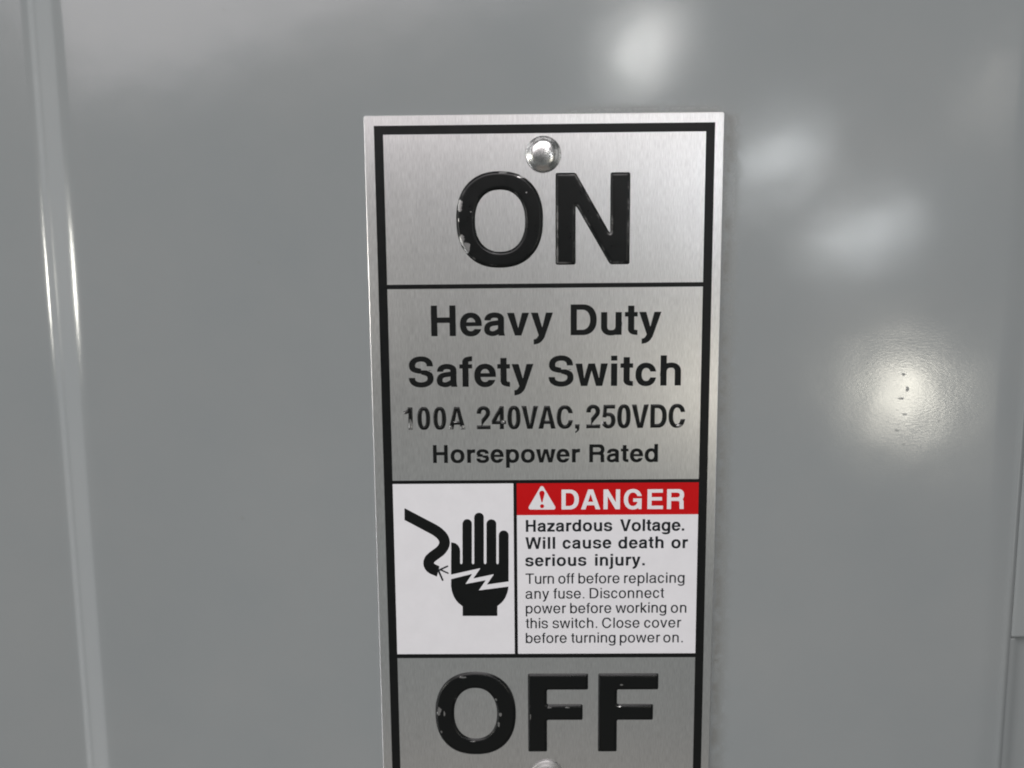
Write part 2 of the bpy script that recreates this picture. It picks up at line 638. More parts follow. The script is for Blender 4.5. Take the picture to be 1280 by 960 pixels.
    if ch == 's' or ch == 'S':
        if ch == 's':
            x0 = L(30, 28); W = L(440, 500); H = X; adv = L(500, 556); hs, ss = h * .97, s * .97; c1, c2 = L(.69, .675), L(.31, .325)
        else:
            x0 = L(48, 40); W = L(570, 590); H = C; adv = 667; hs, ss = h, s; c1, c2 = .685, .305
        T, B = H + o - hs / 2, -o + hs / 2
        xl, xr = x0 + ss / 2, x0 + W - ss / 2
        cx = x0 + W / 2
        mid = H / 2
        yu, yl = T - (T - mid) * .50, B + (mid - B) * .50
        p = path((xr - 14, H * (c1 - .06)), (xr - 14, H * (c1 + .02)), quarter((xr - 14, H * (c1 + .02)), (cx, T), True, .62), quarter((cx, T), (xl + 8, yu), False, .60),
                 ((xl + 8, yu - (yu - mid) * .85), (xl + W * .16, mid + H * .075), (cx, mid + H * .01)),
                 ((cx + W * .26, mid - H * .055), (xr, yl + (mid - yl) * .75), (xr, yl)),
                 quarter((xr, yl), (cx, B), True, .60), quarter((cx, B), (xl, H * (c2 - .02)), False, .62), (xl, H * (c2 + .06)))
        f = pen(p, ss, hs)
        f = sub(f, I(box(cx, 0, 2000, H * c1), box(-2000, mid + H * .055, 2000, 2000)), I(box(-2000, H * c2, cx, 2000), box(-2000, -2000, 2000, mid - H * .055)))
        return f, adv
    if ch == 't':
        x0 = L(14, 10); W = L(244, 300); sx = x0 + L(77, 74); top = L(669, 684)
        lo = h * .47 - 6
        p = path((sx + s / 2, 300), (sx + s / 2, 150), ((sx + s / 2, lo + 25), (sx + s * .75, lo), (x0 + W + 60, lo)))
        f = U(box(sx, 110, sx + s, top), box(x0, X - L(66, 106), x0 + W, X), I(pen(p, s, h * .95), box(-500, -500, x0 + W, 2000)))
        return f, L(278, 333)
    if ch == 'f':
        x0 = L(14, 10); W = L(250, 305); sx = x0 + L(72, 70)
        hi = C + 8 - h * .47
        p = path((sx + s / 2, 300), (sx + s / 2, hi - 90), ((sx + s / 2, hi - 20), (sx + s * .75, hi), (x0 + W + 60, hi)))
        f = U(box(sx, 0, sx + s, 600), box(x0, X - L(66, 98), x0 + W, X), I(pen(p, s, h * .95), box(-500, 200, x0 + W, 2000)))
        return f, L(278, 333)
    if ch in 'il':
        x0 = L(68, 68)
        f = box(x0, 0, x0 + s, C) if ch == 'l' else U(box(x0, 0, x0 + s, X), box(x0, C - L(100, 118), x0 + s, C))
        return f, L(222, 278)
    if ch == 'j':
        x0 = 68; bx = x0 + s / 2; lo = -214 + h * .47
        p = path((bx, 300), (bx, lo + 90), ((bx, lo + 15), (bx - s * .3, lo), (bx - 260, lo)))
        f = U(box(x0, -60, x0 + s, X), box(x0, C - L(100, 118), x0 + s, C), I(pen(p, s, h * .95), box(x0 - 72, -500, 2000, 400)))
        return f, L(222, 278)
    if ch == '.':
        return box(L(90, 64), 0, L(90, 64) + L(98, s), L(98, 142)), 278
    if ch in 'vy':
        x0 = 10; W = L(480, 520); cx = x0 + W / 2; a = s * 1.13
        if ch == 'v':
            f = poly((x0, X), (x0 + a, X), (cx, L(110, 175)), (x0 + W - a, X), (x0 + W, X), (cx + s * .52, 0), (cx - s * .52, 0))
            return f, L(500, 556)
        dx = (x0 + W - (cx + s * .5)) / X            # slope of the right arm
        lo = -214 + h * .48
        f = poly((x0, X), (x0 + a, X), (cx + 4, L(140, 185)), (x0 + W - a, X), (x0 + W, X), (cx + s * .5 - dx * 60, -60), (cx + s * .5 - dx * 60 - s * 1.05, -60), (cx - s * .52, 0))
        c0 = (cx - dx * 20, -10)
        p = path(c0, ((cx - dx * 170, lo + 45), (cx - s * .5 - 20, lo + 2), (x0 + 20, lo)))
        f = U(f, I(pen(p, s * 1.02, h * .98), box(x0 + L(58, 62), -400, 2000, 20)))
        return f, L(500, 556)
    if ch in 'w':
        x0 = 4; W = L(712, 770); a = s * 1.12; b = W * .27
        cx = x0 + W / 2
        f = poly((x0, X), (x0 + a, X), (x0 + b, L(120, 175)), (cx - s * .54, X), (cx + s * .54, X), (x0 + W - b, L(120, 175)), (x0 + W - a, X), (x0 + W, X),
                 (x0 + W - b + s * .52, 0), (x0 + W - b - s * .50, 0), (cx, L(410, 372)), (x0 + b + s * .50, 0), (x0 + b - s * .52, 0))
        return f, L(722, 778)
    if ch == 'z':
        f = poly((25, 0), (475, 0), (475, h), (25 + s * 1.35, h), (470, X - h), (470, X), (38, X), (38, X - h), (470 - s * 1.35, X - h), (25, h))
        return f, 500
    if ch == 'k':
        x0 = 66
        f = U(box(x0, 0, x0 + s, C), poly((x0 + s * .5, 150), (x0 + s * .5, 262), (x0 + L(290, 300), X), (x0 + L(290, 300) + s * 1.3, X)),
              poly((x0 + L(120, 130), 255), (x0 + L(120, 130) + s * .9, 340), (x0 + L(430, 460), 0), (x0 + L(430, 460) - s * 1.25, 0)))
        return f, L(500, 556)
    if ch == 'H':
        x0 = L(78, 70); W = 582
        return U(box(x0, 0, x0 + s, C), box(x0 + W - s, 0, x0 + W, C), box(x0, 312, x0 + W, 312 + h * 1.02)), 722
    if ch == 'N':
        x0 = 70; W = 584
        return U(box(x0, 0, x0 + s, C), box(x0 + W - s, 0, x0 + W, C), poly((x0, C), (x0 + s * 1.08, C), (x0 + W, 0), (x0 + W - s * 1.08, 0))), 722
    if ch == 'E':
        x0 = 76; W = 550
        return U(box(x0, 0, x0 + s, C), box(x0, 0, x0 + W, h), box(x0, C - h, x0 + W - 10, C), box(x0, 312, x0 + W - 38, 312 + h)), 667
    if ch == 'T':
        return U(box(21, C - h, 593, C), box(307 - s / 2, 0, 307 + s / 2, C)), 611
    if ch == 'V':
        W = 640; x0 = 14; cx = x0 + W / 2
        return poly((x0, C), (x0 + s * 1.12, C), (cx, s * 1.15), (x0 + W - s * 1.12, C), (x0 + W, C), (cx + s * .56, 0), (cx - s * .56, 0)), 667
    if ch == 'A':
        W = 684; x0 = 18; cx = x0 + W / 2
        a = poly((x0, 0), (x0 + s * 1.1, 0), (cx, C - s * 1.1), (x0 + W - s * 1.1, 0), (x0 + W, 0), (cx + s * .60, C), (cx - s * .60, C))
        bar = I(box(0, 150, 2000, 150 + h), poly((x0, 0), (x0 + W, 0), (cx + s * .60, C), (cx - s * .60, C)))
        return U(a, bar), 722
    if ch == 'W':
        x0 = 6; W = 932; a = s * 1.08; b = W * .252; cx = x0 + W / 2
        return poly((x0, C), (x0 + a, C), (x0 + b + 2, s * 1.45), (cx - s * .54, C), (cx + s * .54, C), (x0 + W - b - 2, s * 1.45), (x0 + W - a, C), (x0 + W, C),
                    (x0 + W - b + s * .52, 0), (x0 + W - b - s * .52, 0), (cx, C - s * 1.5), (x0 + b + s * .52, 0), (x0 + b - s * .52, 0)), 944
    if ch in 'DR':
        x0 = L(84, 76)
        def dsh(xa, ya, xb, yb, r):
            return U(box(xa, ya, xb - r, yb), I(ell(xb - r, (ya + yb) / 2, r, (yb - ya) / 2, 2.25), box(xb - r - 2, ya, 3000, yb)))
        if ch == 'D':
            W = L(590, 612)
            return sub(dsh(x0, 0, x0 + W, C, 330), dsh(x0 + s, h, x0 + W - s * 1.05, C - h, 330 - s * .92)), 722
        W = L(560, 598); y0 = L(325, 296)
        f = sub(dsh(x0, y0, x0 + W, C, 205), dsh(x0 + s, y0 + h, x0 + W - s, C - h, 205 - h * .68))
        lx = x0 + W - s / 2 - 12
        p = path((x0 + W * .55, y0 + h / 2), ((x0 + W * .9, y0 + h / 2), (lx, 270), (lx, 190)), ((lx, 110), (lx + 6, 60), (lx + 22, -150)))
        leg = I(pen(p, s * .98, h), box(x0 + s, 0, 2000, y0 + h - 3))
        return U(f, box(x0, 0, x0 + s, C), leg), 722
    if ch in 'CG':
        x0 = L(46, 44); W = L(630, 640); cx = x0 + W / 2
        f = sub(ell(cx, C / 2, W / 2, C / 2 + o), ell(cx, C / 2, W / 2 - s, C / 2 + o - h * 1.02))
        if ch == 'C':
            return sub(f, box(cx, 262, 2000, 478)), 722
        f = sub(f, box(cx, 392, 2000, 478))
        xr = x0 + W
        f = sub(f, box(xr - 30, -50, 2000, 392))
        f = U(f, box(cx + 10, 392 - h, xr - 14, 392), box(xr - 14 - s * .72, 0, xr - 14, 392))
        return f, 778
    if ch == 'O':
        x0 = 40; W = 700
        return sub(ell(x0 + W / 2, C / 2, W / 2, C / 2 + o), ell(x0 + W / 2, C / 2, W / 2 - s, C / 2 + o - h * 1.05)), 778
    raise ValueError(ch)


def cond_glyph(ch, s=138, h=118, C=720.0):
    """condensed capitals and figures of the stamped rating line"""
    if ch == '0':
        return sub(ell(235, C / 2, 205, C / 2 + 10, 2.4), ell(235, C / 2, 205 - s, C / 2 + 10 - h, 2.3)), 470
    if ch == '1':
        return U(box(180, 0, 180 + s, C), I(pen(path((30, 540), ((150, 545), (215, 590), (235, 770))), s * .8, h * .85), box(30, 500, 180 + s, C))), 400
    if ch == '2':
        p = path((97, 455), (97, 510), quarter((97, 510), (235, C + 8 - h / 2), True, .6), quarter((235, C + 8 - h / 2), (378, 520), False, .6),
                 ((378, 370), (160, 290), (95, 40)))
        return U(I(pen(p, s, h), sub(box(-100, 0, 900, 2000), box(-100, 100, 170, 488))), box(28, 0, 452, h)), 480
    if ch == '4':
        return U(box(265, 0, 265 + s * .95, C), box(18, 155, 462, 155 + h * .92), poly((18, 160), (18, 275), (275, C), (390, C), (150, 235))), 480
    if ch == '5':
        p = path((92, 230), (92, 190), quarter((92, 190), (232, -8 + h / 2), True, .6), quarter((232, -8 + h / 2), (378, 240), False, .6),
                 quarter((378, 240), (245, 482 - h / 2), True, .6), ((185, 482 - h / 2), (140, 445), (115, 385)))
        return U(I(pen(p, s * .98, h), sub(box(-100, -50, 900, 2000), box(-100, 205, 160, 300))), box(75, C - h, 430, C), poly((48, 330), (160, 330), (195, C), (88, C))), 470
    if ch == 'A':
        a = poly((6, 0), (6 + s * 1.08, 0), (275, C - s), (544 - s * 1.08, 0), (544, 0), (275 + s * .62, C), (275 - s * .62, C))
        return U(a, I(box(0, 150, 900, 150 + h * .9), poly((6, 0), (544, 0), (275 + s * .6, C), (275 - s * .6, C)))), 550
    if ch == 'V':
        return poly((6, C), (6 + s * 1.08, C), (265, s * 1.1), (524 - s * 1.08, C), (524, C), (265 + s * .6, 0), (265 - s * .6, 0)), 530
    if ch == 'C':
        f = sub(ell(285, C / 2, 256, C / 2 + 10, 2.3), ell(285, C / 2, 256 - s, C / 2 + 10 - h, 2.3))
        return sub(f, box(285, 262, 900, 480)), 560
    if ch == 'D':
        def dsh(xa, ya, xb, yb, r):
            return U(box(xa, ya, xb - r, yb), I(ell(xb - r, (ya + yb) / 2, r, (yb - ya) / 2, 2.3), box(xb - r - 2, ya, 3000, yb)))
        return sub(dsh(50, 0, 548, C, 265), dsh(50 + s, h, 548 - s, C - h, 265 - s * .85)), 580
    if ch == ',':
        return U(box(45, 0, 45 + s * 1.0, 130), poly((45 + s * .3, 10), (45 + s * 1.0, 10), (45 + s * .9, -60), (60, -150), (45, -105), (45 + s * .45, -50))), 230
    raise ValueError(ch)


GC = {}


def glyph_loops(ch, kind):
    global G
    k = (ch, kind)
    if k in GC:
        return GC[k]
    G = Grid(-60.3, -260.3, 1010, 790, 7.0)
    if kind == 'bold':
        f, adv = glyph(ch, 147, 124, 1.0)
    elif kind == 'semi':
        f, adv = glyph(ch, 150, 124, .95)
    elif kind == 'book':
        f, adv = glyph(ch, 104, 88, 0.0)
    elif kind == 'cond':
        f, adv = cond_glyph(ch)
    L = [simplify(l, 1.4) for l in contours(f, G)]
    xs = [p[0] for l in L for p in l]
    GC[k] = (L, adv, min(xs), max(xs))
    return GC[k]


def lay_word(word, kind, pa, pb, cap_mm):
    """word between two photograph pixels on its baseline -> list of (char, loops in mm, origin, scale)"""
    (xa, ya), (xb, yb) = at(*pa), at(*pb)
    k = cap_mm / 720.0
    gs = [glyph_loops(c, kind) for c in word]
    nat = -gs[0][2] + sum(g[1] for g in gs[:-1]) + gs[-1][3]
    tgt = (xb - xa) / k
    n = len(word) - 1
    track = (tgt - nat) / n if n else 0
    out = []
    pen_x = -gs[0][2]
    for c, g in zip(word, gs):
        ox, oy = xa + pen_x * k, ya + (yb - ya) * (pen_x / max(tgt, 1))
        out.append((c, g[0], ox, oy, k))
        pen_x += g[1] + track
    return out


# ------------------------------------------------------------------ the enclosure cover
enc = empty('switch_enclosure')
enc['label'] = 'grey enamelled steel enclosure cover with bent edges behind the metal nameplate'
enc['category'] = 'enclosure'

# bend lines in mm
LB = [at(63, 50, 0)[0], at(99, 480, 0)[0], at(140, 930, 0)[0]]
x_r = sum(LB) / 3          # inner (right) end of the left bend
LA = [at(26, 50, 0)[0], at(47, 480, 0)[0], at(88, 930, 0)[0]]
x_l = sum(LA) / 3
RBx = (at(1250, 480, 0)[0] + at(1232, 800, 0)[0]) / 2


def rounded_profile(x0, slope_deg, r0, face, r1, n=12, sgn=1):
    """points of a step going down from x0: convex bend, inclined face, concave bend; returns [(dx, z)]"""
    a = math.radians(slope_deg)
    pts = [(0, 0)]
    for i in range(1, n + 1):
        t = a * i / n
        pts.append((r0 * math.sin(t), -(r0 - r0 * math.cos(t))))
    x, z = pts[-1]
    pts.append((x + face * math.cos(a), z - face * math.sin(a)))
    x, z = pts[-1]
    cx, cz = x + r1 * math.sin(a), z + r1 * math.cos(a)
    for i in range(1, n + 1):
        t = a * (1 - i / n)
        pts.append((cx - r1 * math.sin(t), cz - r1 * math.cos(t)))
    return [(x0 + sgn * p[0], p[1]) for p in pts]


left = rounded_profile(x_r + 2.4, 14.5, 14.0, 4.0, 12.0, sgn=-1)
right = rounded_profile(RBx - 1.0, 8, 24.0, 1.5, 9.0, sgn=1)


def sheet(name, prof, y0, y1, mat, parent, ny=2, thick=1.5):
    V, F = [], []
    n = len(prof)
    rows = [y0, y0 + .5] + [y0 + (y1 - y0) * j / (ny + 1) for j in range(1, ny + 1)] + [y1 - .5, y1]
    ny = len(rows)
    for y in rows:
        V += [(x, y, z) for x, z in prof]
    for j in range(ny - 1):
        for i in range(n - 1):
            a = j * n + i
            F.append((a, a + 1, a + n + 1, a + n))
    me = mesh_obj(name, V, F, mat, parent, smooth=True)
    md = me.modifiers.new('thickness', 'SOLIDIFY')
    md.thickness = thick * MM
    md.offset = -1
    return me


# soft crest that runs down the middle of the left bend
def crest(pts, xc, hgt, wid):
    xs = [p[0] for p in pts]
    lo, hi = min(xs), max(xs)
    out = []
    N = 90
    for i in range(N + 1):
        x = lo + (hi - lo) * i / N
        z = float(np.interp(x, sorted(xs), [p[1] for p in sorted(pts)]))
        out.append((x, z + hgt * math.exp(-((x - xc) / wid) ** 2)))
    return out


x_line = sum([at(44, 100, 0)[0], at(69, 480, 0)[0], at(100, 820, 0)[0]]) / 3
leftp = crest(left, x_line, 0.070, 0.80)
zl = left[-1][1]
zr = right[-1][1]
main = [(x_l - 90, zl)] + [(x_l - 40, zl), (x_l - 9, zl), (x_l - 8, zl)] + sorted(leftp) + [(x, 0.0) for x in np.linspace(x_r + 4, RBx - 4, 24)] + right
main += [(right[-1][0] + 1.2, zr)]
main = sorted(main)
sheet('cover_panel', main, -230, 140, M_PAINT, enc)
# outer flange right of the cover, its notch near the bottom of the view
xe = right[-1][0] + 1.2
ynotch = at(1275, 800, 0)[1]
sheet('side_flange', [(xe + 0.15, zr - .12), (xe + 0.6, zr - 0.01), (xe + 1.0, zr), (xe + 1.6, zr - 0.015), (xe + 2.6, zr - 0.04), (xe + 60, zr - 1.5)], ynotch + .4, 140, M_PAINT, enc)
sheet('latch_recess', [(xe - 1.6, zr - 0.35), (xe + 0.2, zr - 0.4), (xe + 1.4, zr - 0.7), (xe + 2.6, zr - 1.5), (xe + 3.6, zr - 2.1), (xe + 5.0, zr - 2.5), (xe + 7.0, zr - 2.6), (xe + 60, zr - 4.0)], -230, ynotch, M_PAINT, enc)

# ------------------------------------------------------------------ the nameplate
plate = empty('nameplate')
plate['label'] = 'brushed aluminium ON and OFF safety switch nameplate with danger panel, riveted to the grey cover'
plate['category'] = 'nameplate'

T0 = 0.8                                     # face of the plate
PB = -164.0                                  # bottom edge of the plate


def rounded_rect(x0, y0, x1, y1, r, n=6):
    p = []
    for cx, cy, a0 in ((x1 - r, y0 + r, -90), (x1 - r, y1 - r, 0), (x0 + r, y1 - r, 90), (x0 + r, y0 + r, 180)):
        for i in range(n + 1):
            a = math.radians(a0 + 90 * i / n)
            p.append((cx + r * math.cos(a), cy + r * math.sin(a)))
    return p


def plate_sheet():
    rings = [(0.0, 0.03, .5), (0.0, T0 - 0.14, .5), (0.05, T0 - 0.05, .48), (0.16, T0, .42)]
    V, F = [], []
    for ins, z, r in rings:
        V += [(x, y, z) for x, y in rounded_rect(-38 + ins, PB + ins, 38 - ins, -ins, r)]
    n = len(V) // len(rings)
    for k in range(len(rings) - 1):
        F += [(k * n + i, k * n + (i + 1) % n, (k + 1) * n + (i + 1) % n, (k + 1) * n + i) for i in range(n)]
    F.append(tuple(range((len(rings) - 1) * n, len(rings) * n)))
    F.append(tuple(reversed(range(n))))
    return mesh_obj('plate_sheet', V, F, M_ALU, plate)


plate_sheet()
Z0, Z1 = T0 + 0.002, T0 + 0.02
BO = (-35.85, 36.08, -2.12, PB + 2.1)
BI = (-33.93, 34.2, -3.96, PB + 4.0)
lo = [(BO[0], BO[3]), (BO[1], BO[3]), (BO[1], BO[2]), (BO[0], BO[2])]
li = [(BI[0], BI[3]), (BI[0], BI[2]), (BI[1], BI[2]), (BI[1], BI[3])]
mesh_obj('border_frame', *flat_mesh([lo, li], Z0, Z1 + .003), M_BLACK, plate)


def rect_film(name, x0, y0, x1, y1, mat, parent, z0=Z0, z1=Z1):
    return mesh_obj(name, *flat_mesh([[(x0, y0), (x1, y0), (x1, y1), (x0, y1)]], z0, z1), mat, parent)


e = 0.0
rect_film('divider_bar', BI[0], -36.37, BI[1], -35.42, M_BLACK, plate)
rect_film('divider_bar', BI[0], -79.50, BI[1], -78.74, M_BLACK, plate)
rect_film('divider_bar', BI[0], -120.35, BI[1], -119.38, M_BLACK, plate)
xv0, xv1 = at(642.0, 605)[0], at(646.2, 605)[0]
xv0, xv1 = (xv0 + at(643.1, 816)[0]) / 2, (xv1 + at(647.1, 816)[0]) / 2
rect_film('divider_bar', xv0, -119.38, xv1, -79.50, M_BLACK, plate)
YR = -86.8
pic = rect_film('pictogram_panel', BI[0], -119.38, xv0, -79.50, M_WHITE, plate)
warn = rect_film('warning_panel', xv1, -119.38, BI[1], YR, M_WHITE, plate)
red = rect_film('danger_header', xv1, YR, BI[1], -79.50, M_RED, plate)
red['label'] = 'red band across the top of the warning text'


def letters(word, kind, pa, pb, cap, mat, parent, z0, z1, single=False):
    items = lay_word(word, kind, pa, pb, cap)
    allV, allF = [], []
    for (c, loops, ox, oy, k) in items:
        key = (c, kind, round(cap, 3), z0, mat.name)
        LL = [[(x * k, y * k) for x, y in l] for l in loops]
        if single:
            V, F = flat_mesh(LL, z0, z1)
            s = len(allV)
            allV += [(x + ox, y + oy, z) for x, y, z in V]
            allF += [tuple(i + s for i in f) for f in F]
        else:
            if key not in MC:
                V, F = flat_mesh(LL, z0, z1)
                o = mesh_obj('printed_letter', V, F, mat, parent, loc=(ox, oy, 0))
                MC[key] = o.data
            else:
                o = link(bpy.data.objects.new('printed_letter', MC[key]), parent)
                o.location = (ox * MM, oy * MM, 0)
            o['label'] = 'black printed letter ' + c if mat is not M_WHITE else 'white printed letter ' + c
    if single:
        mesh_obj('printed_word', allV, allF, mat, parent)


MC = {}
kmm = 76.0 / 432.0                     # mm per pixel about the middle of the plate
def capmm(px, y0, y1):
    a, b = at(px, y0), at(px, y1)
    return a[1] - b[1]


line1 = empty('title_line', plate)
c1 = capmm(550, 381.9, 420.2)
letters('Heavy', 'bold', (539.2, 420.3), (691.2, 419.2), c1, M_INK, line1, Z0, Z1)
letters('Duty', 'bold', (713.3, 419.0), (826.3, 418.3), c1, M_INK, line1, Z0, Z1)
line2 = empty('title_line', plate)
letters('Safety', 'bold', (511.4, 483.9), (666.9, 483.0), c1, M_INK, line2, Z0, Z1)
letters('Switch', 'bold', (685.9, 482.8), (851.0, 481.9), c1, M_INK, line2, Z0, Z1)
line3 = empty('subtitle_line', plate)
c3 = capmm(545, 556.4, 578.8)
letters('Horsepower', 'bold', (541.5, 578.8), (725.0, 577.9), c3, M_INK, line3, Z0, Z1)
letters('Rated', 'bold', (736.6, 577.9), (822.3, 577.4), c3, M_INK, line3, Z0, Z1)
ZA, ZB = Z1 + .002, Z1 + .012
letters('DANGER', 'bold', (701.9, 636.8), (854.7, 636.2), capmm(705, 611.8, 636.6), M_WHITE, red, ZA, ZB)
cb = capmm(660, 649.9, 664.8)
for wd, a, b, y in (('Hazardous', 657.3, 765.3, 664.8), ('Voltage.', 775, 855.3, 664.0), ('Will', 656.9, 694, 686.3), ('cause', 703.2, 764.1, 685.9),
                    ('death', 772.8, 829.4, 685.6), ('or', 839.1, 859.8, 685.3), ('serious', 656.6, 733, 707.8), ('injury.', 743.8, 805.9, 707.2)):
    letters(wd, 'semi', (a, y), (b, y - .009 * (b - a)), cb, M_INK_S, warn, ZA, ZB, single=True)
cr = capmm(660, 717.0, 730.0)
for wd, a, b, y in (('Turn', 656.9, 692.5, 729.8), ('off', 697.8, 717.8, 729.5), ('before', 722.9, 774.4, 729.3), ('replacing', 780, 855.6, 728.9),
                    ('any', 656.9, 686.5, 748.5), ('fuse.', 691.6, 730.4, 748.2), ('Disconnect', 737, 829.8, 747.9),
                    ('power', 657.2, 707.5, 766.8), ('before', 712.6, 764.1, 766.5), ('working', 769.4, 832.8, 766.1), ('on', 838.4, 857.9, 765.9),
                    ('this', 657.0, 685, 785.4), ('switch.', 690.6, 746.5, 785.2), ('Close', 752.5, 799.4, 784.9), ('cover', 805, 851.3, 784.6),
                    ('before', 657.2, 708.4, 803.8), ('turning', 713.7, 769.4, 803.5), ('power', 774.6, 825, 803.2), ('on.', 829, 853.4, 803.0)):
    letters(wd, 'book', (a, y), (b, y - .007 * (b - a)), cr, M_INK_S, warn, ZA, ZB, single=True)


# ------------------------------------------------------------------ pictograms: drawn in a local pixel frame, then laid on the plate
def to_plate(loops, x0, y0, zoom):
    return [[at(x0 + x / zoom, y0 + y / zoom) for x, y in l] for l in loops]


def film_from_field(name, f, x0, y0, zoom, mat, parent, z0, z1, tol=.8):
    L = [simplify(l, tol) for l in contours(f, G)]
    return mesh_obj(name, *flat_mesh(to_plate(L, x0, y0, zoom), z0, z1), mat, parent)


G = Grid(-10.3, -10.3, 700, 780, 3.0)
hand = U(box(322, 452, 636, 580),
         U(*[I(U(ell((a + b) / 2, y + 26, (b - a) / 2, 26, 2), box(a, y + 26, b, 470)), box(0, 0, 700, 600)) for a, b, y in
             ((384, 436, 213), (448, 501, 178), (515, 569, 214), (582, 636, 275))]),
         I(U(ell(322, 392, 50, 52, 2.2), box(322, 392, 372, 470)), box(322, 0, 700, 600)),
         I(ell(479, 560, 157, 150, 2.3), box(322, 560, 636, 700)), box(385, 640, 575, 741))
for gx in (378, 442, 508, 575.5):
    hand = sub(hand, ell(gx, 450, 6.5, 9, 2))
bolt = poly((300, 521), (483, 480), (443, 537), (556, 513), (517, 570), (660, 550), (660, 577), (473, 602), (512, 546), (400, 567), (438, 511), (300, 546))
film_from_field('hand_pictogram', sub(hand, bolt), 490, 600, 4.3625, M_INK, pic, ZA, ZB)
cab = pen(path((40, 171), (222, 266), ((300, 308), (300, 352), (262, 388)), ((225, 418), (198, 424), (200, 458)), ((204, 480), (222, 488), (262, 502))), 58, 58)
cab = I(cab, box(68, 140, 400, 600))
cab = sub(cab, poly((262, 460), (300, 470), (300, 560), (236, 560)))
film_from_field('cable_pictogram', cab, 490, 600, 4.3625, M_INK, pic, ZA, ZB)
wires = U(pen([(252, 490), (276, 545)], 10, 10), pen([(254, 492), (303, 470)], 9, 9), pen([(262, 488), (306, 508)], 8, 8))
film_from_field('frayed_wire', wires, 490, 600, 4.3625, M_INK_S, pic, ZA + .012, ZB + .012)
G = Grid(600.3, 240.3, 1240, 800, 4.0)
tri = poly((918, 320), (690, 712), (1150, 712)) - 38
ex = U(ell(919, 428, 54, 56, 2), poly((866, 440), (972, 440), (930, 606), (910, 606)), ell(921, 684, 41, 41, 2))
film_from_field('alert_triangle', sub(tri, ex), 620, 590, 16.0, M_WHITE, red, ZA, ZB)


# ------------------------------------------------------------------ raised lettering
def emboss(name, loops, height, run, mat, parent, step, z=T0, undercut=0.0):
    """raised shape: shoulder curve from the outline inwards over 'run' mm, height in mm. loops in mm"""
    global G
    xs = [p[0] for l in loops for p in l]
    ys = [p[1] for l in loops for p in l]
    g = Grid(min(xs) - 2 * step, min(ys) - 2 * step, max(xs) + 2 * step, max(ys) + 2 * step, step)
    d = np.full(g.X.shape, 1e9)
    ins = np.zeros(g.X.shape, bool)
    for l in loops:
        d = np.minimum(d, seg_dist(g.X, g.Y, l))
        ins ^= inside(g.X, g.Y, l)
    sd = np.where(ins, -d, d)
    fr = [.10, .22, .36, .52, .70, .88, 1.0, 1.35]
    extra, prof = [], []
    dmax = float(d[ins].max())
    for q in fr:
        lv = run * q
        if lv > dmax * .96:
            break
        for c in contours(sd, g, -lv):
            c = simplify(c, step * .12)
            if len(c) >= 4:
                extra.append(c)
    V2, F = triangulate(loops, extra)
    A = np.array(V2)
    dd = np.full(len(A), 1e9)
    for l in loops:
        dd = np.minimum(dd, seg_dist(A[:, 0], A[:, 1], l))
    t = np.clip(dd / run, 0, 1)
    zz = z + 0.004 + height * (1 - (1 - t) ** 2.2)
    V = [(a[0], a[1], float(q)) for a, q in zip(V2, zz)]
    rim = np.exp(-((dd / run - .50) / .20) ** 2)
    for l in loops:                                       # close down to the plate
        s = len(V)
        n = len(l)
        V += [(x, y, z + 0.004) for x, y in l] + [(x, y, z - 0.02) for x, y in l]
        F += [(s + n + i, s + n + (i + 1) % n, s + (i + 1) % n, s + i) for i in range(n)]
    o = mesh_obj(name, V, F, mat, parent, smooth=True)
    at_ = o.data.attributes.new('rim', 'FLOAT', 'POINT')
    at_.data.foreach_set('value', [float(r) for r in rim] + [0.0] * (len(o.data.vertices) - len(rim)))
    return o


def oval(cx, cy, rx, ry, n=2.25, N=110):
    p = []
    for i in range(N):
        a = 2 * math.pi * i / N
        c, s = math.cos(a), math.sin(a)
        p.append((cx + rx * math.copysign(abs(c) ** (2 / n), c), cy + ry * math.copysign(abs(s) ** (2 / n), s)))
    return p


def soften(pts, r=.35, n=4):
    """round the corners of a polygon"""
    out = []
    m = len(pts)
    for i in range(m):
        a, b, c = np.array(pts[i - 1]), np.array(pts[i]), np.array(pts[(i + 1) % m])
        u, v = a - b, c - b
        lu, lv = np.linalg.norm(u), np.linalg.norm(v)
        k = min(r, lu * .4, lv * .4)
        p0, p1 = b + u / lu * k, b + v / lv * k
        for j in range(n + 1):
            t = j / n
            out.append(tuple((1 - t) ** 2 * p0 + 2 * t * (1 - t) * b + t * t * p1))
    # subdivide the long edges so that the shoulder follows closely
    return out


def px_oval(x0, y0, x1, y1, n):
    (ax, ay), (bx, by) = at(x0, (y0 + y1) / 2), at(x1, (y0 + y1) / 2)
    t, b = at((x0 + x1) / 2, y0), at((x0 + x1) / 2, y1)
    return oval((ax + bx) / 2, (t[1] + b[1]) / 2, (bx - ax) / 2, (t[1] - b[1]) / 2, n)


def px_poly(pts):
    """corner pixels -> plate, with level and upright edges kept level and upright"""
    P = [at(*p) for p in pts]
    return P


def square_up(P, tol=.5):
    P = [list(p) for p in P]
    for ax in (0, 1):
        vals = sorted(set(p[ax] for p in P))
        groups = []
        for v in vals:
            if groups and v - groups[-1][-1] < tol:
                groups[-1].append(v)
            else:
                groups.append([v])
        mp = {v: sum(g) / len(g) for g in groups for v in g}
        for p in P:
            p[ax] = mp[p[ax]]
    return [tuple(p) for p in P]


def zoomed(x0, y0, k, pts):
    return [(x0 + x / k, y0 + y / k) for x, y in pts]


